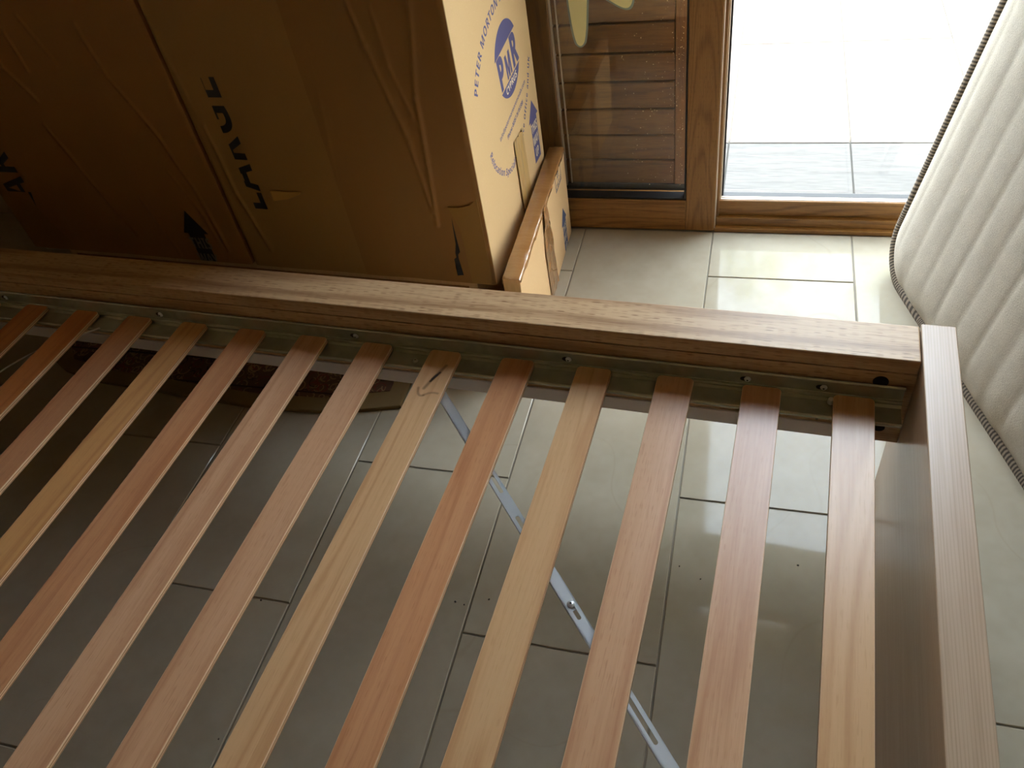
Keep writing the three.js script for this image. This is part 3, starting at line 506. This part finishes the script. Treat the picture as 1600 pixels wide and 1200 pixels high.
  for (let j = 0; j <= NZ; j++) for (let i = 0; i < cross.length; i++) { const z = FL / 2 + 0.001 - (FL + 0.002) * j / NZ; const wob = (n(i / cross.length, j / NZ) - 0.5) * 0.0016; const endDrop = i >= 7 ? (n(0.3, j / NZ) * 0.006) : 0; pos.push(cross[i][0] + (i >= 7 ? Math.abs(wob) : 0), cross[i][1] + Math.max(wob, -0.0006) - endDrop, z); }
  for (let j = 0; j < NZ; j++) for (let i = 0; i + 1 < cross.length; i++) { const a = j * cross.length + i, b = a + cross.length; ind.push(a, a + 1, b, b, a + 1, b + 1); }
  const tapeG = new THREE.BufferGeometry(); tapeG.setAttribute('position', new THREE.Float32BufferAttribute(pos, 3)); tapeG.setIndex(ind); tapeG.computeVertexNormals(); metreUV(tapeG, 'z');
  const tapeM = phy({ map: TX.tape, roughness: 0.25, clearcoat: 1, clearcoatRoughness: 0.08, side: THREE.DoubleSide });
  const tm = new THREE.Mesh(tapeG, tapeM); tm.name = 'top_tape'; tm.userData.label = 'glossy brown tape folded over the top edge'; fb.add(tm);
  // crumpled tape hanging down the broad side, u = 0.2 .. 0.29
  const hg = new THREE.PlaneGeometry(0.075, FH, 16, 40), hp = hg.attributes.position, hn = lattice(67, 8, 8);
  for (let i = 0; i < hp.count; i++) { const x = hp.getX(i), y = hp.getY(i) + FH / 2, v = y / FH, pinch = 0.35 + 0.65 * clamp01((FH - y) / 0.10 + 0.05) , fold = Math.pow(hn((x + 0.04) / 0.08, v), 2); hp.setXYZ(i, x * pinch + 0.01 * (1 - v), y, 0.001 + fold * (0.003 + 0.007 * Math.exp(-(((v - 0.86) / 0.09) ** 2)))); }
  hg.computeVertexNormals(); hg.rotateY(Math.PI / 2); hg.translate(TH / 2, 0, FL / 2 - 0.238); metreUV(hg, 'y');
  const hm = new THREE.Mesh(hg, tapeM); hm.name = 'side_tape'; hm.userData.label = 'crumpled brown tape hanging down the broad side'; fb.add(hm);
  fb.traverse((o) => { o.castShadow = o.receiveShadow = true; });
}

// ---------------------------------------------------------------- rug
{
  const rg = thing('rug', 'dark patterned rug with a plain tan border on the floor behind the bed rail', 'rug', [-1.12, 0, -1.09]);
  const pts = [[-0.652, -0.992], [-0.74, -0.970], [-0.82, -0.958], [-0.97, -0.952], [-1.136, -0.964], [-1.26, -0.974], [-1.385, -0.982], [-1.50, -1.006], [-1.572, -1.045], [-1.60, -1.10], [-1.60, -1.20], [-0.655, -1.20]];
  const outline = (inset) => { const s = new THREE.Shape(); const cx = -1.12, cz = -1.16; pts.map(([x, z]) => [x + Math.sign(cx - x) * (Math.abs(x - cx) > 0.38 ? inset : 0), z > -1.19 ? z - inset : z]).forEach(([x, z], i) => (i ? s.lineTo(x, -z) : s.moveTo(x, -z))); return s; };
  const flat = (s, d, y) => { const g = new THREE.ExtrudeGeometry(s, { depth: d, bevelEnabled: true, bevelSize: 0.002, bevelThickness: 0.002, bevelSegments: 2 }); g.rotateX(-Math.PI / 2); g.translate(0, y, 0); return metreUV(g, 'x'); };
  const c = canvas(0.5, 0.25, 2000), q = c.getContext('2d'), r = rng(8); q.fillStyle = '#5a4232'; q.fillRect(0, 0, c.width, c.height);
  for (let i = 0; i < 520; i++) { q.strokeStyle = ['#8a7050', '#33211a', '#8f7656', '#6e3428'][Math.floor(r() * 4)]; q.lineWidth = 3 + r() * 4; q.beginPath(); const x = r() * c.width, y = r() * c.height, R = 8 + r() * 22; q.arc(x, y, R, r() * 6, r() * 6 + 2.5); q.stroke(); }
  q.fillStyle = '#33201a'; for (const y of [0, 0.30, 0.62]) q.fillRect(0, y * c.height, c.width, 10);
  const t = canvasTex(c); t.wrapS = t.wrapT = THREE.RepeatWrapping; t.repeat.set(2, 4);
  const base = part('border', flat(outline(0), 0.006, 0.002), std({ color: 0x7c6842, roughness: 0.9 }), rg);
  part('patterned_field', flat(outline(0.036), 0.0012, 0.0085), std({ map: t, roughness: 0.95 }), rg);
}

// ---------------------------------------------------------------- mattress leaning on the right
{
  const o = new THREE.Group(); o.name = 'mattress'; o.userData = { label: 'cream quilted mattress with striped grey piping leaning on its side at the right', category: 'mattress' };
  const b = V3(0.30286514, 0, 0.95303342), d = V3(0.18988, 0.97995, -0.06034); d.addScaledVector(b, -d.dot(b)).normalize(); const n = b.clone().cross(d).normalize().negate();
  // n must face the camera (towards -x)
  const nn = n.x < 0 ? n : n.clone().negate();
  const m4 = new THREE.Matrix4().makeBasis(b, d, nn.x < 0 && b.clone().cross(d).dot(nn) > 0 ? nn : b.clone().cross(d));
  o.quaternion.setFromRotationMatrix(m4); o.position.set(0.284, 0.0, -1.470); scene.add(o);
  const out = b.clone().cross(d).dot(nn) > 0 ? 1 : -1;            // local z that faces the room
  const U0 = -0.057, U1 = 1.84, V0 = 0.009, V1 = 0.95, R = 0.10, TH = 0.12, CH = 0.066;
  const inRound = (u, v) => { // pull a point of the rectangle inside its rounded outline
    let cu = u < U0 + R ? U0 + R : u > U1 - R ? U1 - R : u, cv = v < V0 + R ? V0 + R : v > V1 - R ? V1 - R : v;
    const du = u - cu, dv = v - cv, m = Math.max(Math.abs(du), Math.abs(dv)), l = Math.hypot(du, dv); if (l < 1e-9 || cu === u || cv === v) return [u, v];
    const k = m / l; return [cu + du * k, cv + dv * k];
  };
  const edgeDist = (u, v) => { const a = Math.min(u - U0, U1 - u), c = Math.min(v - V0, V1 - v); if (a < R && c < R) return R - Math.hypot(R - a, R - c); return Math.min(a, c); };
  const NU = 260, NV = 150, pos = [], uv = [], idx = [], wr = lattice(171, 60, 10), wr2 = lattice(172, 24, 14);
  for (let j = 0; j <= NV; j++) for (let i = 0; i <= NU; i++) {
    const fv = j / NV, vv = V0 + (V1 - V0) * (fv < 0.5 ? 2 * fv * fv * 0.7 + fv * 0.3 : fv), [u, v] = inRound(U0 + (U1 - U0) * Math.pow(i / NU, 1.15), vv);
    const e = Math.max(0, edgeDist(u, v)), ph = ((u + 0.002) / CH) % 1, f = ((ph + 1) % 1), ridge = Math.pow(Math.abs(Math.sin(Math.PI * f)), 0.35);
    const fall = 1 - Math.exp(-e / 0.028), q = clamp01((e - 0.02) / 0.05);
    let z = 0.026 * fall + 0.0028 * ridge * q * (0.75 + 0.5 * wr2((u + 0.1) / 1.5, v / 1.5)) + (wr(u / 1.5, v / 1.6) - 0.5) * 0.006 * Math.exp(-e / 0.05) * clamp01(e / 0.012);
    pos.push(u, v, out * (z - 0.026)); uv.push(u, v);
  }
  for (let j = 0; j < NV; j++) for (let i = 0; i < NU; i++) { const a = j * (NU + 1) + i, c = a + NU + 1; out > 0 ? idx.push(a, a + 1, c, c, a + 1, c + 1) : idx.push(a, c, a + 1, c, c + 1, a + 1); }
  const g = new THREE.BufferGeometry(); g.setAttribute('position', new THREE.Float32BufferAttribute(pos, 3)); g.setAttribute('uv', new THREE.Float32BufferAttribute(uv, 2)); g.setIndex(idx); g.computeVertexNormals();
  const add = (name, geo, mat) => { const m = new THREE.Mesh(geo, mat); m.name = name; m.castShadow = m.receiveShadow = true; o.add(m); return m; };
  add('quilted_face', g, M.fabric);
  const outline = []; const arc = (cu, cv, a0) => { for (let k = 0; k <= 10; k++) { const a = a0 + (Math.PI / 2) * k / 10; outline.push([cu + R * Math.cos(a), cv + R * Math.sin(a)]); } };
  arc(U1 - R, V1 - R, 0); arc(U0 + R, V1 - R, Math.PI / 2); arc(U0 + R, V0 + R, Math.PI); arc(U1 - R, V0 + R, Math.PI * 1.5);
  const sh = new THREE.Shape(outline.map(([a, c]) => new THREE.Vector2(a, c)));
  const side = new THREE.ExtrudeGeometry(sh, { depth: TH, bevelEnabled: false, curveSegments: 4 }); side.translate(0, 0, out > 0 ? -0.0275 - TH : 0.0275); metreUV(side, 'x');
  add('border', side, M.fabric);
  for (const z of [-out * 0.026, -out * (0.026 + TH)]) {
    const cv = new THREE.CatmullRomCurve3(outline.map(([a, c]) => V3(a, c, z)), true, 'centripetal'); const tg = new THREE.TubeGeometry(cv, 500, 0.0112, 10, true), q = tg.attributes.uv; for (let i = 0; i < q.count; i++) q.setXY(i, q.getX(i) * 420, q.getY(i) * 2);
    add('piping', tg, M.piping);
  }
}

// ---------------------------------------------------------------- small things on the floor, and the garden that the floor mirrors
{
  const r = rng(12), gs = [];
  for (const [s, t] of [[-0.394, 0.585], [-0.356, 0.601], [-0.062, 0.711], [-0.41, 0.588], [-0.125, 0.81], [-0.027, 0.693], [-0.702, 0.307], [-0.745, 0.534], [0.12, 0.742], [-0.30, 0.72]]) { const g = new THREE.IcosahedronGeometry(0.0011 + r() * 0.0009, 0); g.scale(1, 0.6, 1.3); g.rotateY(r() * 6); g.translate(s, 0.0008, -t); gs.push(g); }
  const m = single('floor_crumbs', mergeGeometries(gs), std({ color: 0x3a3026, roughness: 0.9 }), 'tiny dark crumbs scattered on the floor tiles under the slats', 'crumbs'); m.userData.kind = 'stuff';
  const tree = thing('garden_tree', 'leafy garden tree beyond the terrace, mirrored in the glossy floor by the door', 'tree', [0.6, -0.2, -6.2]);
  const trunk = new THREE.CylinderGeometry(0.07, 0.11, 2.9, 10); trunk.translate(0.6, 1.25, -6.2);
  part('trunk', trunk, std({ color: 0x6b5a46, roughness: 0.95 }), tree);
  const leaf = new THREE.BufferGeometry(); leaf.setAttribute('position', new THREE.Float32BufferAttribute([0, 0, 0, 0.03, 0.012, 0.05, 0, 0, 0.13, 0, 0, 0, 0, 0, 0.13, -0.03, 0.012, 0.05], 3)); leaf.computeVertexNormals();
  const N = 2600, inst = new THREE.InstancedMesh(leaf, std({ color: 0x8a9a52, roughness: 0.7, side: THREE.DoubleSide }), N), mt = new THREE.Matrix4(), qq = new THREE.Quaternion(), e = new THREE.Euler();
  const blobs = [[-1.3, 3.0, 0.5], [-0.5, 3.35, 0.55], [0.3, 3.2, 0.6], [0.9, 3.45, 0.5], [1.5, 3.0, 0.55], [0.1, 2.7, 0.6], [0.9, 2.6, 0.6], [-0.9, 2.5, 0.5]];
  for (let i = 0; i < N; i++) { const [bx, by, R] = blobs[i % blobs.length], a = r() * 6.283, c = 2 * r() - 1, rr = R * Math.cbrt(r()), s = Math.sqrt(1 - c * c); e.set(r() * 6, r() * 6, r() * 6); qq.setFromEuler(e); mt.compose(V3(bx + rr * s * Math.cos(a), by + rr * c + 0.2, rr * s * Math.sin(a)), qq, V3(1, 1, 1).multiplyScalar(0.7 + r() * 0.6)); inst.setMatrixAt(i, mt); }
  inst.name = 'foliage'; inst.userData.kind = 'stuff'; inst.castShadow = true; tree.add(inst);
}
renderer.render(scene, camera);
